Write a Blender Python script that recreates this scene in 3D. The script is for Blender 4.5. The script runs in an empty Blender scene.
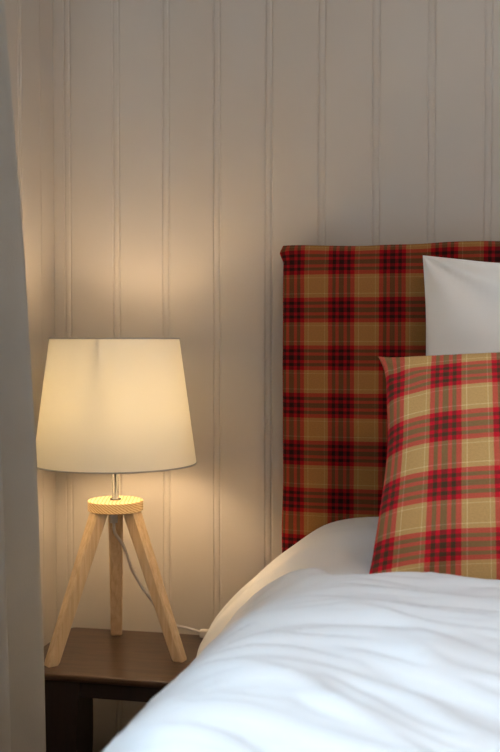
import bpy, bmesh, math, random
from mathutils import Vector, Matrix, noise
random.seed(4)
PI = math.pi
scene = bpy.context.scene
COL = scene.collection

# ------------------------------------------------------------------ camera
cam_d = bpy.data.cameras.new('camera')
cam = bpy.data.objects.new('camera', cam_d)
COL.objects.link(cam)
cam.location = (0, 0, .985)
cam.rotation_euler = (PI/2 - math.atan(38/1042), 0, math.radians(12))
cam_d.sensor_fit = 'VERTICAL'
cam_d.sensor_height = 36
cam_d.lens = 36*1042/752
cam_d.clip_start = .01
cam_d.dof.use_dof = True
cam_d.dof.focus_distance = 1.52
cam_d.dof.aperture_fstop = 5.6
scene.camera = cam

# ------------------------------------------------------------------ daylight, exposure
SKY = 26.0
world = bpy.data.worlds.new('overcast_sky')
scene.world = world
world.use_nodes = True
bg = world.node_tree.nodes['Background']
bg.inputs[0].default_value = (.59, .80, 1.0, 1)
bg.inputs[1].default_value = SKY
WIN_Y0, WIN_Y1, WIN_Z0, WIN_Z1 = .0, 1.0, 1.12, 1.98
pl = bpy.data.lights.new('window_portal', 'AREA')
pl.shape = 'RECTANGLE'
pl.size, pl.size_y = WIN_Z1 - WIN_Z0, WIN_Y1 - WIN_Y0
pl.cycles.is_portal = True
po = bpy.data.objects.new('window_portal', pl)
COL.objects.link(po)
po.location = (-1.10, (WIN_Y0 + WIN_Y1)/2, (WIN_Z0 + WIN_Z1)/2)
po.rotation_euler = (0, -PI/2, 0)
BULB = 70.0
CEIL = 60.0  # strength of the added warm fill overhead
vs = scene.view_settings
vs.view_transform = 'Standard'
vs.look = 'None'
vs.gamma = 1
vs.exposure = .27
vs.use_curve_mapping = False

# ------------------------------------------------------------------ materials
class NT:
    def __init__(s, name):
        s.m = bpy.data.materials.new(name)
        s.m.use_nodes = True
        s.t = s.m.node_tree
        s.n = s.t.nodes
        s.b = s.n['Principled BSDF']
        s.out = s.n['Material Output']
    def add(s, kind, **kw):
        n = s.n.new(kind)
        for k, v in kw.items():
            setattr(n, k, v)
        return n
    def link(s, a, b):
        s.t.links.new(a, b)
    def set(s, **kw):
        for k, v in kw.items():
            s.b.inputs[k.replace('_', ' ')].default_value = v
    def coords(s, kind='Object', scale=(1, 1, 1)):
        tc = s.add('ShaderNodeTexCoord')
        mp = s.add('ShaderNodeMapping')
        mp.inputs['Scale'].default_value = scale
        s.link(tc.outputs[kind], mp.inputs['Vector'])
        return mp.outputs['Vector']
    def noise(s, vec, scale, detail=4, rough=.5, dist=0):
        n = s.add('ShaderNodeTexNoise')
        n.inputs['Scale'].default_value = scale
        n.inputs['Detail'].default_value = detail
        n.inputs['Roughness'].default_value = rough
        n.inputs['Distortion'].default_value = dist
        s.link(vec, n.inputs['Vector'])
        return n.outputs['Fac']
    def ramp(s, fac, stops, interp='LINEAR'):
        r = s.add('ShaderNodeValToRGB')
        r.color_ramp.interpolation = interp
        e = r.color_ramp.elements
        while len(e) < len(stops):
            e.new(.5)
        for i, (p, c) in enumerate(stops):
            e[i].position = p
            e[i].color = (*c, 1)
        s.link(fac, r.inputs['Fac'])
        return r.outputs['Color']
    def bump(s, h, strength, dist):
        b = s.add('ShaderNodeBump')
        b.inputs['Strength'].default_value = strength
        b.inputs['Distance'].default_value = dist
        s.link(h, b.inputs['Height'])
        s.link(b.outputs['Normal'], s.b.inputs['Normal'])
        return b

def paint(name, c, rough=.55, var=.04):
    k = NT(name)
    v = k.coords('Object')
    f = k.noise(v, 6, 5)
    k.link(k.ramp(f, [(.3, tuple(x*(1-var) for x in c)), (.7, c)]), k.b.inputs['Base Color'])
    k.set(Roughness=rough)
    k.bump(k.noise(v, 90, 3), .08, .002)
    return k.m

def wood(name, dark, light, axis=(1, 14, 14), scale=9, rough=.5, contrast=(.32, .68), coat=0):
    k = NT(name)
    v = k.coords('Object', axis)
    f = k.noise(v, scale, 6, .55, .6)
    k.link(k.ramp(f, [(contrast[0], dark), (contrast[1], light)]), k.b.inputs['Base Color'])
    k.set(Roughness=rough, Coat_Weight=coat)
    k.bump(f, .12, .001)
    return k.m

def cloth(name, c, weave=900, rough=.9, sheen=.1, var=.05, transl=0, strength=.15):
    k = NT(name)
    v = k.coords('Object')
    f = k.noise(v, 14, 4)
    w = k.noise(k.coords('Object', (1, 1, .35)), weave, 2)
    k.link(k.ramp(f, [(.3, tuple(x*(1-var) for x in c)), (.7, c)]), k.b.inputs['Base Color'])
    k.set(Roughness=rough, Sheen_Weight=sheen)
    k.bump(w, strength, .001)
    if transl:
        t = k.add('ShaderNodeBsdfTranslucent')
        t.inputs['Color'].default_value = (*c, 1)
        mx = k.add('ShaderNodeMixShader')
        mx.inputs[0].default_value = transl
        k.link(k.b.outputs[0], mx.inputs[1])
        k.link(t.outputs[0], mx.inputs[2])
        k.link(mx.outputs[0], k.out.inputs['Surface'])
    return k.m

def plain(name, c, rough=.5, metal=0, **kw):
    k = NT(name)
    k.set(Base_Color=(*c, 1), Roughness=rough, Metallic=metal, **kw)
    return k.m

def tartan(name, tan, red, brown, pale):
    k = NT(name)
    tc = k.add('ShaderNodeTexCoord')
    wob = k.add('ShaderNodeTexNoise')
    wob.inputs['Scale'].default_value = 3
    k.link(tc.outputs['UV'], wob.inputs['Vector'])
    mm = k.add('ShaderNodeMix', data_type='VECTOR')
    mm.inputs['Factor'].default_value = .012
    k.link(tc.outputs['UV'], mm.inputs['A'])
    va = k.add('ShaderNodeVectorMath', operation='ADD')
    k.link(tc.outputs['UV'], va.inputs[0])
    k.link(wob.outputs['Color'], va.inputs[1])
    k.link(va.outputs[0], mm.inputs['B'])
    sep = k.add('ShaderNodeSeparateXYZ')
    k.link(mm.outputs['Result'], sep.inputs[0])
    stops = [(0, tan), (.165, pale), (.178, tan), (.24, red), (.322, brown), (.388, red), (.452, brown),
             (.548, red), (.612, brown), (.678, red), (.76, tan), (.835, pale), (.848, tan)]
    cols = []
    for a in 'XY':
        fr = k.add('ShaderNodeMath', operation='FRACT')
        k.link(sep.outputs[a], fr.inputs[0])
        cols.append(k.ramp(fr.outputs[0], stops, 'CONSTANT'))
    # twill: warp and weft show through by turns
    ad = k.add('ShaderNodeMath', operation='ADD')
    k.link(sep.outputs['X'], ad.inputs[0]); k.link(sep.outputs['Y'], ad.inputs[1])
    ml = k.add('ShaderNodeMath', operation='MULTIPLY'); ml.inputs[1].default_value = 2*PI*34
    k.link(ad.outputs[0], ml.inputs[0])
    sn = k.add('ShaderNodeMath', operation='SINE'); k.link(ml.outputs[0], sn.inputs[0])
    mr = k.add('ShaderNodeMapRange')
    mr.inputs['From Min'].default_value = -1; mr.inputs['From Max'].default_value = 1
    mr.inputs['To Min'].default_value = .34; mr.inputs['To Max'].default_value = .66
    k.link(sn.outputs[0], mr.inputs['Value'])
    mx = k.add('ShaderNodeMix', data_type='RGBA')
    k.link(mr.outputs[0], mx.inputs['Factor'])
    k.link(cols[0], mx.inputs['A']); k.link(cols[1], mx.inputs['B'])
    g1 = k.add('ShaderNodeMix', data_type='RGBA', blend_type='MULTIPLY'); g1.inputs['Factor'].default_value = 1
    k.link(cols[0], g1.inputs['A']); k.link(cols[1], g1.inputs['B'])
    g2 = k.add('ShaderNodeGamma'); g2.inputs['Gamma'].default_value = .5
    k.link(g1.outputs['Result'], g2.inputs['Color'])
    g3 = k.add('ShaderNodeMix', data_type='RGBA'); g3.inputs['Factor'].default_value = .6
    k.link(mx.outputs['Result'], g3.inputs['A']); k.link(g2.outputs[0], g3.inputs['B'])
    # slubs in the yarn
    slub = k.noise(tc.outputs['UV'], 40, 3)
    m2 = k.add('ShaderNodeMix', data_type='RGBA', blend_type='MULTIPLY')
    m2.inputs['Factor'].default_value = .55
    k.link(g3.outputs['Result'], m2.inputs['A'])
    k.link(k.ramp(slub, [(.25, (.62, .62, .62)), (.7, (1, 1, 1))]), m2.inputs['B'])
    k.link(m2.outputs['Result'], k.b.inputs['Base Color'])
    k.set(Roughness=.95, Specular_IOR_Level=.15)
    k.bump(slub, .25, .002)
    return k.m

M = {}
M['wall'] = paint('wall_paint', (.55, .51, .465))
M['ceiling'] = paint('ceiling_paint', (.82, .80, .77))
M['floor'] = cloth('grey_carpet', (.34, .31, .28), 300)
M['frame'] = paint('window_paint', (.75, .75, .73), .4)
M['duvet'] = cloth('white_cotton', (.82, .82, .83), 1500, sheen=.05, var=.02, strength=.06)
M['sheet'] = cloth('sheet_cotton', (.76, .755, .75), 1500, sheen=.05, var=.02, strength=.06)
M['pillow'] = cloth('pillowcase_cotton', (.81, .775, .725), 1500, sheen=.05, var=.02, strength=.06)
M['curtain'] = cloth('curtain_linen', (.56, .55, .515), 700, var=.12, transl=.3, strength=.4)
M['tartan_cushion'] = tartan('tartan_wool', (.60, .36, .135), (.64, .013, .026), (.085, .045, .022), (.86, .70, .38))
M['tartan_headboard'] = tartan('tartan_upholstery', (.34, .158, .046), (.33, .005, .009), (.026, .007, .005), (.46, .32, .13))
M['pine'] = wood('pine_leg_wood', (.56, .40, .23), (.72, .56, .37), (30, 30, 1.5), 7)
def disc_wood():
    k = NT('pine_disc_wood')
    v = k.coords('Object', (1, .25, 1.5))
    w = k.add('ShaderNodeTexWave', wave_type='BANDS', bands_direction='DIAGONAL')
    w.inputs['Scale'].default_value = 105
    w.inputs['Distortion'].default_value = 2.5
    w.inputs['Detail'].default_value = 2
    w.inputs['Detail Scale'].default_value = 1.2
    k.link(v, w.inputs['Vector'])
    k.link(k.ramp(w.outputs['Fac'], [(0, (.50, .31, .13)), (.55, (.74, .56, .31)), (1, (.78, .61, .36))]), k.b.inputs['Base Color'])
    k.set(Roughness=.5)
    return k.m
M['pine_disc'] = disc_wood()
M['walnut'] = wood('dark_stained_wood', (.032, .016, .010), (.088, .044, .024), (1.5, 12, 12), 8, .38, coat=.15)
M['walnut_dark'] = wood('darker_stained_wood', (.010, .006, .007), (.022, .011, .010), (12, 12, 1.5), 8, .45)
M['chrome'] = plain('brushed_steel', (.13, .128, .125), .22, 1)
M['white_plastic'] = plain('white_plastic', (.78, .74, .67), .4)
M['cord'] = plain('grey_cord', (.62, .60, .58), .5)
M['trim'] = plain('shade_trim_tape', (.45, .44, .42), .8)
M['bed_wood'] = wood('bed_base_cloth', (.10, .08, .07), (.15, .12, .10))
M['mattress'] = cloth('mattress_ticking', (.7, .69, .67))
M['rod'] = plain('black_iron', (.03, .03, .03), .5, 1)

def shade_mat():
    k = NT('lampshade_fabric')
    v = k.coords('Object')
    w = k.noise(k.coords('Object', (1, 1, .25)), 500, 2)
    d = k.add('ShaderNodeBsdfDiffuse'); d.inputs['Color'].default_value = (.84, .80, .72, 1)
    t = k.add('ShaderNodeBsdfTranslucent'); t.inputs['Color'].default_value = (.78, .74, .53, 1)
    mx = k.add('ShaderNodeMixShader'); mx.inputs[0].default_value = .100
    bp = k.add('ShaderNodeBump'); bp.inputs['Strength'].default_value = .1; bp.inputs['Distance'].default_value = .0005
    k.link(w, bp.inputs['Height']); k.link(bp.outputs[0], d.inputs['Normal'])
    k.link(d.outputs[0], mx.inputs[1]); k.link(t.outputs[0], mx.inputs[2])
    k.link(mx.outputs[0], k.out.inputs['Surface'])
    return k.m
M['shade'] = shade_mat()

def bulb_mat():
    k = NT('lit_bulb')
    e = k.add('ShaderNodeEmission')
    e.inputs['Color'].default_value = (1, .71, .41, 1)
    e.inputs['Strength'].default_value = BULB
    k.link(e.outputs[0], k.out.inputs['Surface'])
    return k.m
M['bulb'] = bulb_mat()

def pane_mat():
    k = NT('window_glass')
    t = k.add('ShaderNodeBsdfTransparent')
    g = k.add('ShaderNodeBsdfGlossy'); g.inputs['Roughness'].default_value = .02
    mx = k.add('ShaderNodeMixShader'); mx.inputs[0].default_value = .05
    k.link(t.outputs[0], mx.inputs[1]); k.link(g.outputs[0], mx.inputs[2])
    k.link(mx.outputs[0], k.out.inputs['Surface'])
    return k.m
M['pane'] = pane_mat()

# ------------------------------------------------------------------ helpers
def link_mesh(name, me, m=None, parent=None, smooth=False):
    if m is not None and not me.materials:
        me.materials.append(M[m])
    if smooth:
        me.polygons.foreach_set('use_smooth', [True]*len(me.polygons))
    o = bpy.data.objects.new(name, me)
    COL.objects.link(o)
    if parent:
        o.parent = parent
    return o

def pyd(name, vs_, fs, m, parent=None, smooth=False):
    me = bpy.data.meshes.new(name)
    me.from_pydata([tuple(v) for v in vs_], [], fs)
    me.update()
    return link_mesh(name, me, m, parent, smooth)

def bmo(name, bm, m, parent=None, smooth=False):
    bmesh.ops.recalc_face_normals(bm, faces=bm.faces)
    me = bpy.data.meshes.new(name)
    bm.to_mesh(me); bm.free()
    return link_mesh(name, me, m, parent, smooth)

def box(bm, x0, x1, y0, y1, z0, z1, bev=0, seg=2):
    r = bmesh.ops.create_cube(bm, size=1)
    vs_ = r['verts']
    for v in vs_:
        v.co = Vector((x0 + (v.co.x+.5)*(x1-x0), y0 + (v.co.y+.5)*(y1-y0), z0 + (v.co.z+.5)*(z1-z0)))
    if bev:
        es = list({e for v in vs_ for e in v.link_edges})
        bmesh.ops.bevel(bm, geom=es, offset=bev, segments=seg, profile=.5, affect='EDGES', clamp_overlap=True)

def boxo(name, dims, m, parent=None, bev=0, seg=2):
    bm = bmesh.new()
    box(bm, *dims, bev=bev, seg=seg)
    return bmo(name, bm, m, parent, smooth=False)

def lathe(name, prof, m, parent=None, n=48, centre=(0, 0, 0), smooth=True, closed=True):
    vs_, fs = [], []
    c = Vector(centre)
    for r, z in prof:
        for i in range(n):
            a = 2*PI*i/n
            vs_.append(c + Vector((r*math.cos(a), r*math.sin(a), z)))
    for j in range(len(prof)-1):
        for i in range(n):
            k = (i+1) % n
            fs.append((j*n+i, j*n+k, (j+1)*n+k, (j+1)*n+i))
    if closed:
        fs.append(tuple(range(n-1, -1, -1)))
        fs.append(tuple((len(prof)-1)*n+i for i in range(n)))
    o = pyd(name, vs_, fs, m, parent, smooth)
    return o

def catmull(pts, n):
    pts = [Vector(p) for p in pts]
    P = [2*pts[0]-pts[1]] + pts + [2*pts[-1]-pts[-2]]
    out = []
    for i in range(1, len(P)-2):
        for k in range(n):
            t = k/n
            a, b, c, d = P[i-1:i+3]
            out.append(.5*((2*b) + (c-a)*t + (2*a-5*b+4*c-d)*t*t + (3*b-a-3*c+d)*t**3))
    out.append(pts[-1])
    return out

def tube(name, pts, r, m, parent=None, n=8, sub=8, closed=False):
    p = catmull(pts, sub) if sub > 1 else [Vector(q) for q in pts]
    vs_, fs = [], []
    L = len(p)
    for i, q in enumerate(p):
        t = (p[(i+1) % L] - p[i-1]) if closed else (p[min(i+1, L-1)] - p[max(i-1, 0)])
        t.normalize()
        u = t.cross(Vector((0, 0, 1)))
        if u.length < .05:
            u = t.cross(Vector((0, 1, 0)))
        u.normalize(); w = u.cross(t)
        for k in range(n):
            a = 2*PI*k/n
            vs_.append(q + u*(r*math.cos(a)) + w*(r*math.sin(a)))
    for i in range(L if closed else L-1):
        j = (i+1) % L
        for k in range(n):
            kk = (k+1) % n
            fs.append((i*n+k, i*n+kk, j*n+kk, j*n+k))
    if not closed:
        fs.append(tuple(range(n-1, -1, -1)))
        fs.append(tuple((L-1)*n+k for k in range(n)))
    return pyd(name, vs_, fs, m, parent, True)

def tag(o, label=None, cat=None, group=None, kind=None):
    if label: o['label'] = label
    if cat: o['category'] = cat
    if group: o['group'] = group
    if kind: o['kind'] = kind
    return o

def thing(name, loc, label, cat):
    o = bpy.data.objects.new(name, None)
    o.empty_display_size = .05
    COL.objects.link(o)
    o.location = loc
    return tag(o, label, cat)

def smooth01(a, b, x):
    t = max(0, min(1, (x-a)/(b-a)))
    return t*t*(3-2*t)

# ------------------------------------------------------------------ room shell
XL, YB, H = -.707, 1.70, 2.35           # face of the left wall, of the back wall, ceiling height
XR, YF = 2.6, -2.3
BT = .010
def struct(o, label):
    return tag(o, label, o.name.split('_')[0], kind='structure')

fl = struct(boxo('floor', (XL-.47, XR+.1, YF-.1, YB+.15, -.1, 0), 'floor'), 'grey carpeted bedroom floor')
ce = struct(boxo('ceiling', (XL-.47, XR+.1, YF-.1, YB+.15, H, H+.1), 'ceiling'), 'white painted bedroom ceiling')
wb = struct(boxo('wall_back', (XL-.47, XR+.1, YB+BT, YB+.15, 0, H), 'wall'), 'off-white beadboard wall behind the lamp and headboard')
wr = struct(boxo('wall_right', (XR, XR+.1, YF, YB, 0, H), 'wall'), 'off-white wall at the far side of the bed')
wf = struct(boxo('wall_front', (XL-.47, XR+.1, YF-.1, YF, 0, H), 'wall'), 'off-white wall at the foot of the bed')
bm = bmesh.new()
X0, X1 = XL-BT-.45, XL-BT
box(bm, X0, X1, YF, WIN_Y0, 0, H)
box(bm, X0, X1, WIN_Y1, YB+BT, 0, H)
box(bm, X0, X1, WIN_Y0, WIN_Y1, 0, WIN_Z0)
box(bm, X0, X1, WIN_Y0, WIN_Y1, WIN_Z1, H)
wl = struct(bmo('wall_left', bm, 'wall'), 'off-white beadboard wall with the window, left of the lamp')

BW = .0882
def board_mesh(name, w, h, groove=True):
    """a tongue-and-groove board, face towards -Y, left edge at x = 0"""
    if groove:
        pr = [(0, BT), (0, .0016), (.0010, .0013)]
        for i in range(9):
            a = PI*i/8
            pr.append((.0056 - .0042*math.cos(a), .0011 - .0013*math.sin(a)))
        pr += [(.0104, .0015), (.0114, .0013), (.0134, 0), (w-.0010, 0), (w, .0010), (w, BT)]
    else:
        pr = [(0, BT), (0, 0), (w-.0006, 0), (w, .0012), (w, BT)]
    n = len(pr)
    vs_ = [(x, y, 0) for x, y in pr] + [(x, y, h) for x, y in pr]
    fs = [(i, i+1, n+i+1, n+i) for i in range(n-1)]
    fs += [tuple(range(n-1, -1, -1)), tuple(n+i for i in range(n))]
    me = bpy.data.meshes.new(name)
    me.from_pydata(vs_, [], fs)
    me.materials.append(M['wall'])
    return me

G0 = -.6885                             # left edge of the first full board, at its groove
me_full = board_mesh('board', BW, H)
me_first = board_mesh('board_end', G0 - XL, H, False)
b = link_mesh('board', me_first, None, wb)
b.location = (XL, YB, 0)
k = 0
while G0 + k*BW < XR:
    b = link_mesh('board', me_full, None, wb)
    b.location = (G0 + k*BW, YB, 0)
    k += 1
# left wall: the same boards turned to face the room, running from the corner towards the camera
me_low = board_mesh('board_low', BW, WIN_Z0 - .03)
me_corner = board_mesh('board_corner', BW, H)
y = YB - .056
first = True
b = link_mesh('board', board_mesh('board_end_left', YB - y, H, False), None, wl)
b.rotation_euler = (0, 0, PI/2); b.location = (XL, y, 0)
while y > YF:
    y -= BW
    low = y < WIN_Y1 and y + BW > WIN_Y0
    b = link_mesh('board', me_low if low else me_full, None, wl)
    b.rotation_euler = (0, 0, PI/2)
    b.location = (XL, y, 0)

# window
wn = thing('window_1', (XL-.39, (WIN_Y0+WIN_Y1)/2, WIN_Z0), 'white framed window in the left wall', 'window')
wn['kind'] = 'structure'
def wpart(name, dims, m):
    o = boxo(name, dims, m)
    o.parent = wn
    o.matrix_parent_inverse = Matrix.Translation(wn.location).inverted()
    return o
xa, xb = XL-.42, XL-.37
wpart('window_frame', (xa, xb, WIN_Y0, WIN_Y0+.05, WIN_Z0, WIN_Z1), 'frame')
wpart('window_frame', (xa, xb, WIN_Y1-.05, WIN_Y1, WIN_Z0, WIN_Z1), 'frame')
wpart('window_frame', (xa, xb, WIN_Y0+.05, WIN_Y1-.05, WIN_Z0, WIN_Z0+.05), 'frame')
wpart('window_frame', (xa, xb, WIN_Y0+.05, WIN_Y1-.05, WIN_Z1-.05, WIN_Z1), 'frame')
ym = (WIN_Y0+WIN_Y1)/2
wpart('mullion', (xa, xb, ym-.025, ym+.025, WIN_Z0+.05, WIN_Z1-.05), 'frame')
wpart('pane', (xa+.02, xa+.026, WIN_Y0+.05, ym-.025, WIN_Z0+.05, WIN_Z1-.05), 'pane')
wpart('pane', (xa+.02, xa+.026, ym+.025, WIN_Y1-.05, WIN_Z0+.05, WIN_Z1-.05), 'pane')
wpart('window_sill', (xb, XL+.02, WIN_Y0, WIN_Y1, WIN_Z0, WIN_Z0+.02), 'frame')

# ------------------------------------------------------------------ bed with tartan headboard
PX, PZ = .0776, .0737                   # tartan repeat on the headboard
bed = thing('bed', (.43, .6, 0), 'bed with tall red and tan tartan upholstered headboard against the back wall', 'bed')
def under(o, p):
    o.parent = p
    o.matrix_parent_inverse = Matrix.Translation(p.location).inverted()
    return o
HX0, HX1, HZ0, HZ1, HY0, HD = -.289, 1.15, .12, 1.130, 1.60, .085
def headboard():
    R_ = .011
    def wrap(e):
        if e <= 0: return e, 0
        q = R_*PI/2
        if e < q: return R_*math.sin(e/R_), R_*(1-math.cos(e/R_))
        return R_, R_ + (e-q)
    ext = R_*PI/2 + HD - R_ - .002
    def axis(lo, hi, n):
        s = []
        for i in range(5): s.append(lo + R_ - ext + (ext-R_*PI/2)*i/5)
        for i in range(6): s.append(lo + R_ - R_*PI/2*(1-i/6))
        for i in range(n+1): s.append(lo + R_ + (hi-lo-2*R_)*i/n)
        for i in range(1, 7): s.append(hi - R_ + R_*PI/2*i/6)
        for i in range(1, 6): s.append(hi - R_ + R_*PI/2 + (ext-R_*PI/2)*i/5)
        return s
    ax, az = axis(HX0, HX1, 90), axis(HZ0, HZ1, 60)
    vs_, uv = [], []
    for zz in az:
        for xx in ax:
            ex, dx = wrap(max(HX0+R_-xx, xx-(HX1-R_)))
            ez, dz = wrap(max(HZ0+R_-zz, zz-(HZ1-R_)))
            x = xx if ex <= 0 else (HX0+R_-ex if xx < 0 else HX1-R_+ex)
            z = zz if ez <= 0 else (HZ0+R_-ez if zz < .6 else HZ1-R_+ez)
            dep = max(dx, dz)
            # padded front, slightly uneven edges
            inx = smooth01(0, .05, min(xx-HX0, HX1-xx)) * smooth01(0, .05, min(zz-HZ0, HZ1-zz))
            pad = .006*inx + .003*noise.noise(Vector((xx*6, zz*6, 3)))*inx
            top = smooth01(HZ1-.03, HZ1, z)
            z += .0022*noise.noise(Vector((xx*14, 1.7, 0)))*top - .003*smooth01(.12, 0, abs(xx-HX0-.14))*top
            lef = smooth01(HX0+.03, HX0, x)
            x += .0025*noise.noise(Vector((zz*9, 5.7, 0)))*lef - .0015*lef*smooth01(.9, .6, zz)
            # tuck of gathered fabric at the top corners
            if zz > .6:
                dcn = math.hypot(min(abs(x-HX0), abs(x-HX1)), (z-(HZ1-.010))*1.3)
                q = math.exp(-(dcn/.009)**2)
                x += (-1 if xx < .4 else 1)*.006*q
                z -= .003*q
            vs_.append((x, HY0 + dep - pad, z))
            uv.append(((xx+.1955)/PX + .5, (zz-1.0653)/PZ))
    nx = len(ax)
    fs = [(j*nx+i, j*nx+i+1, (j+1)*nx+i+1, (j+1)*nx+i) for j in range(len(az)-1) for i in range(nx-1)]
    me = bpy.data.meshes.new('headboard')
    me.from_pydata(vs_, [], fs)
    ul = me.uv_layers.new(name='UVMap')
    for l in me.loops:
        ul.data[l.index].uv = uv[l.vertex_index]
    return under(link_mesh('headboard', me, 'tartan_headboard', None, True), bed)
hb = headboard()
tag(hb, 'red, brown and tan tartan upholstered headboard')
under(boxo('headboard_backing', (HX0+.01, HX1-.01, HY0+HD-.004, HY0+HD+.004, HZ0+.01, HZ1-.012), 'bed_wood'), bed)
under(boxo('base', (-.23, 1.13, -.38, 1.59, .12, .40), 'bed_wood', bev=.012), bed)
under(boxo('mattress', (-.225, 1.125, -.375, 1.592, .40, .668), 'mattress', bev=.05, seg=5), bed)
for lx in (-.2, 1.06):
    for ly in (-.30, 1.5):
        under(boxo('leg', (lx-.03, lx+.03, ly-.03, ly+.03, 0, .12), 'walnut_dark', bev=.004), bed)

# ------------------------------------------------------------------ bed linen
def profile_table(pts, n):
    """resample a smooth X-Z profile by arc length"""
    c = catmull([(x, 0, z) for x, z in pts], 12)
    L = [0]
    for i in range(1, len(c)):
        L.append(L[-1] + (c[i]-c[i-1]).length)
    out = []
    j = 0
    for i in range(n):
        s = L[-1]*i/(n-1)
        while j < len(L)-2 and L[j+1] < s: j += 1
        t = (s-L[j])/(L[j+1]-L[j])
        out.append((c[j].lerp(c[j+1], t), s))
    return out

def fbm(x, y, z, o=3):
    return noise.fractal(Vector((x, y, z)), 1.0, 2.0, o)

def ridge(v):
    """soft, rounded folds with narrow valleys"""
    return 1 - 2*abs(v)**.8 if abs(v) < 1 else -1

# under-sheet, over the mattress edge and down onto the nightstand
def sheet():
    prof = [(1.12, .690), (.5, .694), (.1, .696), (-.08, .700), (-.150, .702), (-.215, .690), (-.268, .655),
            (-.320, .612), (-.357, .572), (-.374, .542), (-.380, .515), (-.372, .509)]
    tb = profile_table(prof, 170)
    NY = 60
    vs_, fs = [], []
    for j in range(NY+1):
        v = j/NY
        for (p, s) in tb:
            e = smooth01(-.14, -.40, p.x)
            Y = 1.12 + .474*v
            # outer edge swings back, the hem is shorter at the front
            Y = Y*(1-e) + e*(1.34 + .235*v)
            x, z = p.x, p.z
            z += .006*smooth01(1.3, 1.58, Y)*(1-e)
            z += .006*fbm(x*5, Y*9, 2.2)*(1-.3*e)
            z -= .010*math.exp(-((Y-1.43)/.03)**2)*math.exp(-((x+.06)/.10)**2)
            fold = fbm(x*3, Y*16+2*x, 7.1)
            x -= .015*e*fold + .002*e
            z += .006*e*fold
            # gather towards the front, tucked below the duvet
            tk = smooth01(1.47, 1.36, Y)
            x += .06*e*tk
            z -= .020*tk
            hem = smooth01(-.355, -.380, p.x)
            x -= .007*hem*math.sin(Y*62+.8)
            z = max(z, .508)
            vs_.append((x, Y, z))
    n = len(tb)
    fs = [(j*n+i, j*n+i+1, (j+1)*n+i+1, (j+1)*n+i) for j in range(NY) for i in range(n-1)]
    o = pyd('bed_sheet', vs_, fs, 'sheet', None, True)
    md = o.modifiers.new('thickness', 'SOLIDIFY'); md.thickness = .004; md.offset = -1
    return tag(o, 'white under-sheet hanging over the mattress edge beside headboard and nightstand', 'sheet')
sheet()

def duvet():
    prof = [(1.20, .42), (1.19, .55), (1.15, .66), (1.05, .700), (.8, .705), (.4, .705), (.0, .706), (-.12, .702), (-.20, .686),
            (-.27, .652), (-.328, .606), (-.372, .550), (-.400, .490), (-.413, .42), (-.417, .34)]
    tb = profile_table(prof, 330)
    n = len(tb)
    NY = 260
    vs_ = []
    for j in range(NY+1):
        v = j/NY
        for i, (p, s) in enumerate(tb):
            a = tb[max(i-1, 0)][0]; c = tb[min(i+1, n-1)][0]
            t = (c-a).normalized()
            nx_, nz_ = -t.z, t.x
            if nz_ < 0 or (abs(nz_) < .05 and nx_*(p.x-.4) < 0):
                nx_, nz_ = -nx_, -nz_
            side = smooth01(-.16, -.40, p.x)
            endY = 1.235 + .012*noise.noise(Vector((p.x*6, 0, 9))) + .105*smooth01(-.13, -.24, p.x)
            Y = -.30 + (endY+.30)*(v**.72)
            x, z = p.x, p.z
            # pattern space: folds cross the bed and fan out towards the foot
            X_ = x if p.x > -.2 else -.2 - (s - [q[1] for q in SREF][0])*.9
            ang = math.radians(-10 - 34*smooth01(1.2, .70, Y))
            u = X_*math.cos(ang) + (Y-1.0)*math.sin(ang)
            w = -X_*math.sin(ang) + (Y-1.0)*math.cos(ang)
            wp = .05*fbm(X_*3.1, Y*3.1, 1.3)
            f1 = ridge(fbm(u*1.3, (w+wp)*8.5, 4.0, 2)*1.7)
            f2 = ridge(fbm(u*4.5+3, (w+wp*.6)*21, 8.0, 2)*1.7)
            f3 = fbm(X_*7, Y*7, 3.3, 3)
            amp = .75 + .5*noise.noise(Vector((X_*3, Y*3, 12)))
            h = (.0088*f1 + .0052*f2)*amp + .0022*f3
            h += .010*fbm(X_*1.8, Y*1.8, 21., 2)
            # plump head edge
            edge = endY - Y
            h -= .018*smooth01(.03, 0, edge)**2
            h += .006*math.exp(-((edge-.05)/.035)**2)
            z -= .012*smooth01(.95, 1.2, Y)*(1-side)
            x += (.026 + .016*smooth01(.9, 1.3, Y))*side
            z -= .008*side
            sk = 1 - .45*side
            vs_.append((x + nx_*h*sk, Y + .004*f1*side, z + nz_*h*sk))
    fs = [(j*n+i, j*n+i+1, (j+1)*n+i+1, (j+1)*n+i) for j in range(NY) for i in range(n-1)]
    o = pyd('duvet', vs_, fs, 'duvet', None, True)
    md = o.modifiers.new('thickness', 'SOLIDIFY'); md.thickness = .012; md.offset = -1
    return tag(o, 'rumpled white duvet spread over the bed in the foreground', 'duvet')
_t = profile_table([(1.20, .42), (1.19, .55), (1.15, .66), (1.05, .700), (.8, .705), (.4, .705), (.0, .706), (-.12, .702), (-.20, .686),
            (-.27, .652), (-.328, .606), (-.372, .550), (-.400, .490), (-.413, .42), (-.417, .34)], 330)
SREF = [q for q in _t if q[0].x < -.2][:1]
duvet()

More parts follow.
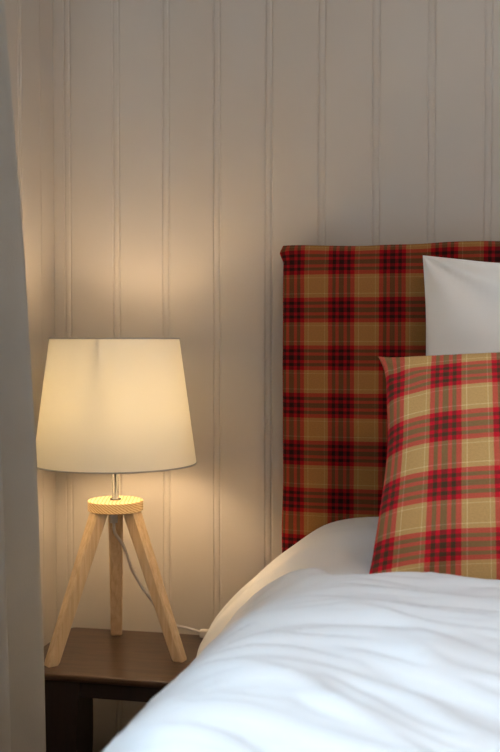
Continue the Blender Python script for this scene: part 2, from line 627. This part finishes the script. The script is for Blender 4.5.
# ------------------------------------------------------------------ pillow and cushion
def pillow(name, w, h, T, pull, mat, uvf=None, seed=0, wr=.004, power=.45, n=72, ear=0, skew=0, drop=0):
    vs_, uv, idx, fs = [], [], {}, []
    def q(t):                            # denser towards the seams
        return math.sin(t*PI/2)
    for side in (1, -1):
        for j in range(n+1):
            for i in range(n+1):
                if side < 0 and (i in (0, n) or j in (0, n)):
                    idx[side, i, j] = idx[1, i, j]
                    continue
                u, v = q(2*i/n-1), q(2*j/n-1)
                x = w/2*u*(1 - pull*(1-v**2)*abs(u)**3 * (h/w if w > h else 1)*1.2)
                z = h/2*v*(1 - pull*(1-u**2)*abs(v)**3)
                c = (abs(u)*abs(v))**14
                x *= 1 + ear*c; z *= 1 + ear*c
                x += skew*v*max(0, -u)**2
                z -= drop*max(0, -u)**4
                t = T/2*max(0, (1-u*u)*(1-v*v))**power
                fall = max(0, (1-u*u)*(1-v*v))**.25
                t += wr*fall*fbm(x*9+seed, z*9, side*3+seed, 3)
                # creases running in from the corners
                cr = math.hypot(1-abs(u), 1-abs(v))
                an = math.atan2(1-abs(v), 1-abs(u)+1e-6)
                t += wr*1.3*math.exp(-(cr/.55)**2)*fall*math.sin(an*9 + seed + (u > 0)*2)
                z += .003*noise.noise(Vector((x*10, seed, 0)))*abs(v)**6
                x += .003*noise.noise(Vector((z*12, seed+4, 0)))*abs(u)**6
                idx[side, i, j] = len(vs_)
                vs_.append((x, -side*t, z))
                uv.append(uvf(u*w/2, v*h/2) if uvf else (u, v))
        for j in range(n):
            for i in range(n):
                f = (idx[side, i, j], idx[side, i+1, j], idx[side, i+1, j+1], idx[side, i, j+1])
                fs.append(f if side > 0 else f[::-1])
    me = bpy.data.meshes.new(name)
    me.from_pydata(vs_, [], fs)
    ul = me.uv_layers.new(name='UVMap')
    for l in me.loops:
        ul.data[l.index].uv = uv[l.vertex_index]
    return link_mesh(name, me, mat, None, True)

pw = pillow('pillow', .70, .425, .115, .05, 'pillow', seed=3, wr=.010)
pw.location = (.271, 1.527, .879)
pw.rotation_euler = (math.radians(-5), math.radians(2.2), 0)
tag(pw, 'white pillow propped against the tartan headboard behind the tartan cushion', 'pillow')

CW, CH = .46, .325
cu = pillow('cushion', CW, CH, .150, .07, 'tartan_cushion', lambda a, b: ((a + .138)/.082 + .5, (b + .028)/.0735 + .5), seed=1.3, wr=.005, power=.4, ear=.05, skew=.017, drop=.014)
cu.location = (.106, 1.352, .8205)
cu.rotation_euler = (math.radians(-19), math.radians(-2.2), math.radians(0))
tag(cu, 'red and tan tartan cushion sitting on the bed in front of white pillow', 'cushion')

# ------------------------------------------------------------------ nightstand
NX0, NX1, NY0, NY1, NZ = -.657, -.37, 1.396, 1.636, .5
ns = thing('nightstand', ((NX0+NX1)/2, (NY0+NY1)/2, 0), 'small dark brown wooden nightstand under the lamp', 'nightstand')
def rounded_top(name, x0, x1, y0, y1, zs, rc, m):
    """slab with rounded corners; zs = [(inset, z)...] from bottom to top"""
    vs_, fs = [], []
    n = 0
    for inset, z in zs:
        ring = []
        for cx, cy, a0 in ((x1-rc, y1-rc, 0), (x0+rc, y1-rc, 90), (x0+rc, y0+rc, 180), (x1-rc, y0+rc, 270)):
            for i in range(7):
                a = math.radians(a0 + 15*i)
                ring.append((cx + (rc-inset)*math.cos(a), cy + (rc-inset)*math.sin(a), z))
        n = len(ring)
        vs_ += ring
    for j in range(len(zs)-1):
        for i in range(n):
            kk = (i+1) % n
            fs.append((j*n+i, j*n+kk, (j+1)*n+kk, (j+1)*n+i))
    fs.append(tuple(range(n-1, -1, -1)))
    fs.append(tuple((len(zs)-1)*n+i for i in range(n)))
    return pyd(name, vs_, fs, m)
under(rounded_top('tabletop', NX0, NX1, NY0, NY1, [(.005, .4895), (.002, .4900), (.0008, .4915), (0, .4945), (.0003, .4975), (.0014, .4993), (.0032, .5)], .016, 'walnut'), ns)
AX0, AX1, AY0, AY1 = NX0+.008, NX1-.008, NY0+.006, NY1-.006
LWF, LWB, LD = .1, .036, .05               # widths of the front and back legs, their depth
for d in ((AX0+LWF, AX1-.6*LWF, AY0+.003, AY0+.021), (AX0+LWB, AX1-.6*LWB, AY1-.021, AY1-.003),
          (AX0+.003, AX0+.021, AY0+LD, AY1-LD), (AX1-.021, AX1-.003, AY0+LD, AY1-LD)):
    under(boxo('apron', (*d, .4655, .4895), 'walnut_dark', bev=.001), ns)
def night_leg(sx, sy):
    """broad sabre leg: wide under the apron, curving in and out again"""
    x_out = AX0 if sx < 0 else AX1
    y_out = AY0 if sy < 0 else AY1
    bm = bmesh.new()
    rings = []
    N = 22
    for i in range(N+1):
        t = i/N
        z = .4895*(1-t)
        w = .100 - .006*math.sin(PI*min(1, t*2.6)) - .050*smooth01(.25, .8, t) + .02*smooth01(.9, 1, t)
        if sx > 0: w *= .6
        if sy > 0: w *= .36
        d = .05 - .02*smooth01(.2, .8, t)
        sp = .012*smooth01(.5, 1, t)
        xo = x_out + sx*sp
        xi = x_out - sx*w
        yo = y_out + sy*sp*.5
        yi = y_out - sy*d
        rings.append([bm.verts.new(p) for p in ((xo, yo, z), (xi, yo, z), (xi, yi, z), (xo, yi, z))])
    for a, b_ in zip(rings, rings[1:]):
        for i in range(4):
            bm.faces.new((a[i], a[(i+1) % 4], b_[(i+1) % 4], b_[i]))
    bm.faces.new(rings[0]); bm.faces.new(rings[-1][::-1])
    return under(bmo('leg', bm, 'walnut_dark'), ns)
for sx in (-1, 1):
    for sy in (-1, 1):
        night_leg(sx, sy)

# ------------------------------------------------------------------ table lamp
LX, LY = -.534, 1.517
lamp = thing('table_lamp', (LX, LY, NZ), 'lit table lamp with cream drum shade on pale wooden tripod legs', 'lamp')
# everything of the lamp is built around its own base point
DZ1 = .2365; DZ0 = DZ1 - .0165; DR = .0425
lathe('tripod_plate', [(DR-.0015, DZ0), (DR, DZ0+.0012), (DR, DZ1-.0012), (DR-.0015, DZ1)], 'pine_disc', lamp, 48, smooth=False)
for az in (109, 229, 349):
    a = math.radians(az)
    rad = Vector((math.cos(a), math.sin(a), 0)); tan_ = Vector((-math.sin(a), math.cos(a), 0))
    bm = bmesh.new()
    top_c = rad*.0285 + Vector((0, 0, DZ0)); foot = rad*(.097 if az == 109 else .110)
    hw, hd, ch = .0112, .0100, .0026
    sec = [(-hw+ch, -hd), (hw-ch, -hd), (hw, -hd+ch), (hw, hd-ch), (hw-ch, hd), (-hw+ch, hd), (-hw, hd-ch), (-hw, -hd+ch)]
    rings = []
    for t, s in ((0, 1.04), (.985, .84), (1, .76)):
        c = top_c.lerp(foot, t)
        rings.append([bm.verts.new(c + tan_*(p*s) + rad*(q*s*1.08)) for p, q in sec])
    for r0, r1 in zip(rings, rings[1:]):
        for i in range(8):
            bm.faces.new((r0[i], r0[(i+1) % 8], r1[(i+1) % 8], r1[i]))
    bm.faces.new(rings[0]); bm.faces.new(rings[-1][::-1])
    bmo('leg', bm, 'pine', lamp)
lathe('stem', [(.0085, DZ1), (.0085, DZ1+.002), (.0052, DZ1+.003), (.0052, .325)], 'chrome', lamp, 20)
lathe('bulb_socket', [(.0052, .300), (.016, .303), (.017, .308), (.017, .338), (.013, .345)], 'white_plastic', lamp, 24)
lathe('light_bulb', [(.010, .345), (.0125, .355), (.019, .368), (.0235, .382), (.0245, .393), (.0225, .405), (.016, .415), (.006, .420)], 'bulb', lamp, 24)
SZ0, SZ1, SR0, SR1 = .2935, .4845, .1245, .0985
sh = lathe('lamp_shade', [(SR0, SZ0), (SR0+(SR1-SR0)*.33, SZ0+(SZ1-SZ0)*.33), (SR0+(SR1-SR0)*.66, SZ0+(SZ1-SZ0)*.66), (SR1, SZ1)], 'shade', lamp, 96, closed=False)
def ring_pts(r, z, n=64):
    return [(r*math.cos(2*PI*i/n), r*math.sin(2*PI*i/n), z) for i in range(n)]
tube('rim', ring_pts(SR0, SZ0), .0013, 'trim', sh, 6, 1, True)
tube('rim', ring_pts(SR1, SZ1), .0013, 'trim', sh, 6, 1, True)
tube('carrier_ring', ring_pts(.0185, .322, 32), .0016, 'white_plastic', sh, 6, 1, True)
for az in (-85.5, 34.5, 154.5):
    a = math.radians(az)
    c, s = math.cos(a), math.sin(a)
    tube('carrier_arm', [(r*c, r*s, z) for r, z in ((.0185, .322), (.045, .352), (.075, .430), (SR1-.0015, SZ1-.001))], .0022, 'white_plastic', sh, 6, 5)
lathe('cord_gland', [(.0062, DZ0-.018), (.0062, DZ0-.006), (.0085, DZ0-.005), (.0085, DZ0)], 'cord', lamp, 16, centre=(-.001, -.006, 0))
cpts = [(-.001, -.006, DZ0-.016), (.000, -.002, DZ0-.035), (.006, .018, .162), (.018, .034, .115), (.040, .044, .076), (.058, .060, .045),
        (.070, .082, .024), (.090, .094, .0155), (.112, .098, .009)]
cord = tube('cord', cpts, .0024, 'cord', lamp, 8, 8)
bm = bmesh.new()
box(bm, -.016, .016, -.006, .006, -.0065, .0065, bev=.003, seg=3)
sw = bmo('cord_switch', bm, 'white_plastic', lamp)
sw.location = (.124, .098, .0085)
sw.rotation_euler = (0, 0, math.radians(8))

# ------------------------------------------------------------------ curtain
def curtain():
    NZ_, NS = 60, 150
    vs_ = []
    for j in range(NZ_+1):
        z = .03 + (2.16-.03)*j/NZ_
        yedge = 1.322 - .06*(z-.42) - .085*max(0, z-.80)**1.3
        lam = .113 - .012*smooth01(.6, 1.6, z)
        for i in range(NS+1):
            s = i/NS*.46
            ph = 2*PI*s/lam + .35*math.sin(s*9)
            am = .031*(1-.18*noise.noise(Vector((s*4, z*.8, 2))))
            x = -.603 + am*math.cos(ph) + .004*noise.noise(Vector((s*7, z*2.2, 5)))
            y_ = yedge - s + .008*math.sin(ph*1.0+.6) + .004*noise.noise(Vector((z*2.5, 9, s*2)))
            vs_.append((x, y_, z))
    n = NS+1
    fs = [(j*n+i, j*n+i+1, (j+1)*n+i+1, (j+1)*n+i) for j in range(NZ_) for i in range(NS)]
    o = pyd('curtain', vs_, fs, 'curtain', None, True)
    md = o.modifiers.new('thickness', 'SOLIDIFY'); md.thickness = .0012; md.offset = 0
    return tag(o, 'grey linen curtain hanging in folds at the left edge', 'curtain')
curtain()
rod = thing('curtain_rod', (-.603, .45, 2.18), 'black metal rod carrying the grey curtain above the window', 'curtain rod')
def rel(o, p):
    o.parent = p
    o.matrix_parent_inverse = Matrix.Translation(p.location).inverted()
rel(tube('pole', [(-.603, -.6, 2.18), (-.603, 1.45, 2.18)], .012, 'rod', None, 12, 1), rod)
for yy in (-.5, 1.40):
    rel(tube('bracket', [(-.603, yy, 2.18), (XL, yy, 2.18)], .008, 'rod', None, 8, 1), rod)
for yy in (-.6, 1.45):
    fn = lathe('finial', [(.004, -.02), (.016, -.012), (.02, 0), (.016, .012), (.004, .02)], 'rod', None, 16, centre=(-.603, yy, 2.18))
    rel(fn, rod)

# ------------------------------------------------------------------ warm fill light added on the ceiling, out of view
cl = thing('ceiling_light', (1.0, -.7, H), 'added round fill light glowing warm above the foot of the bed', 'fill light')
lathe('ceiling_plate', [(.17, 0), (.17, -.02), (.16, -.025)], 'white_plastic', cl, 40)
k = NT('opal_glass_lit')
e = k.add('ShaderNodeEmission')
e.inputs['Color'].default_value = (1, .66, .37, 1)
e.inputs['Strength'].default_value = CEIL
k.link(e.outputs[0], k.out.inputs['Surface'])
M['opal'] = k.m
lathe('fill_dome', [(.155, -.025), (.15, -.05), (.125, -.08), (.08, -.1), (.02, -.108)], 'opal', cl, 40)
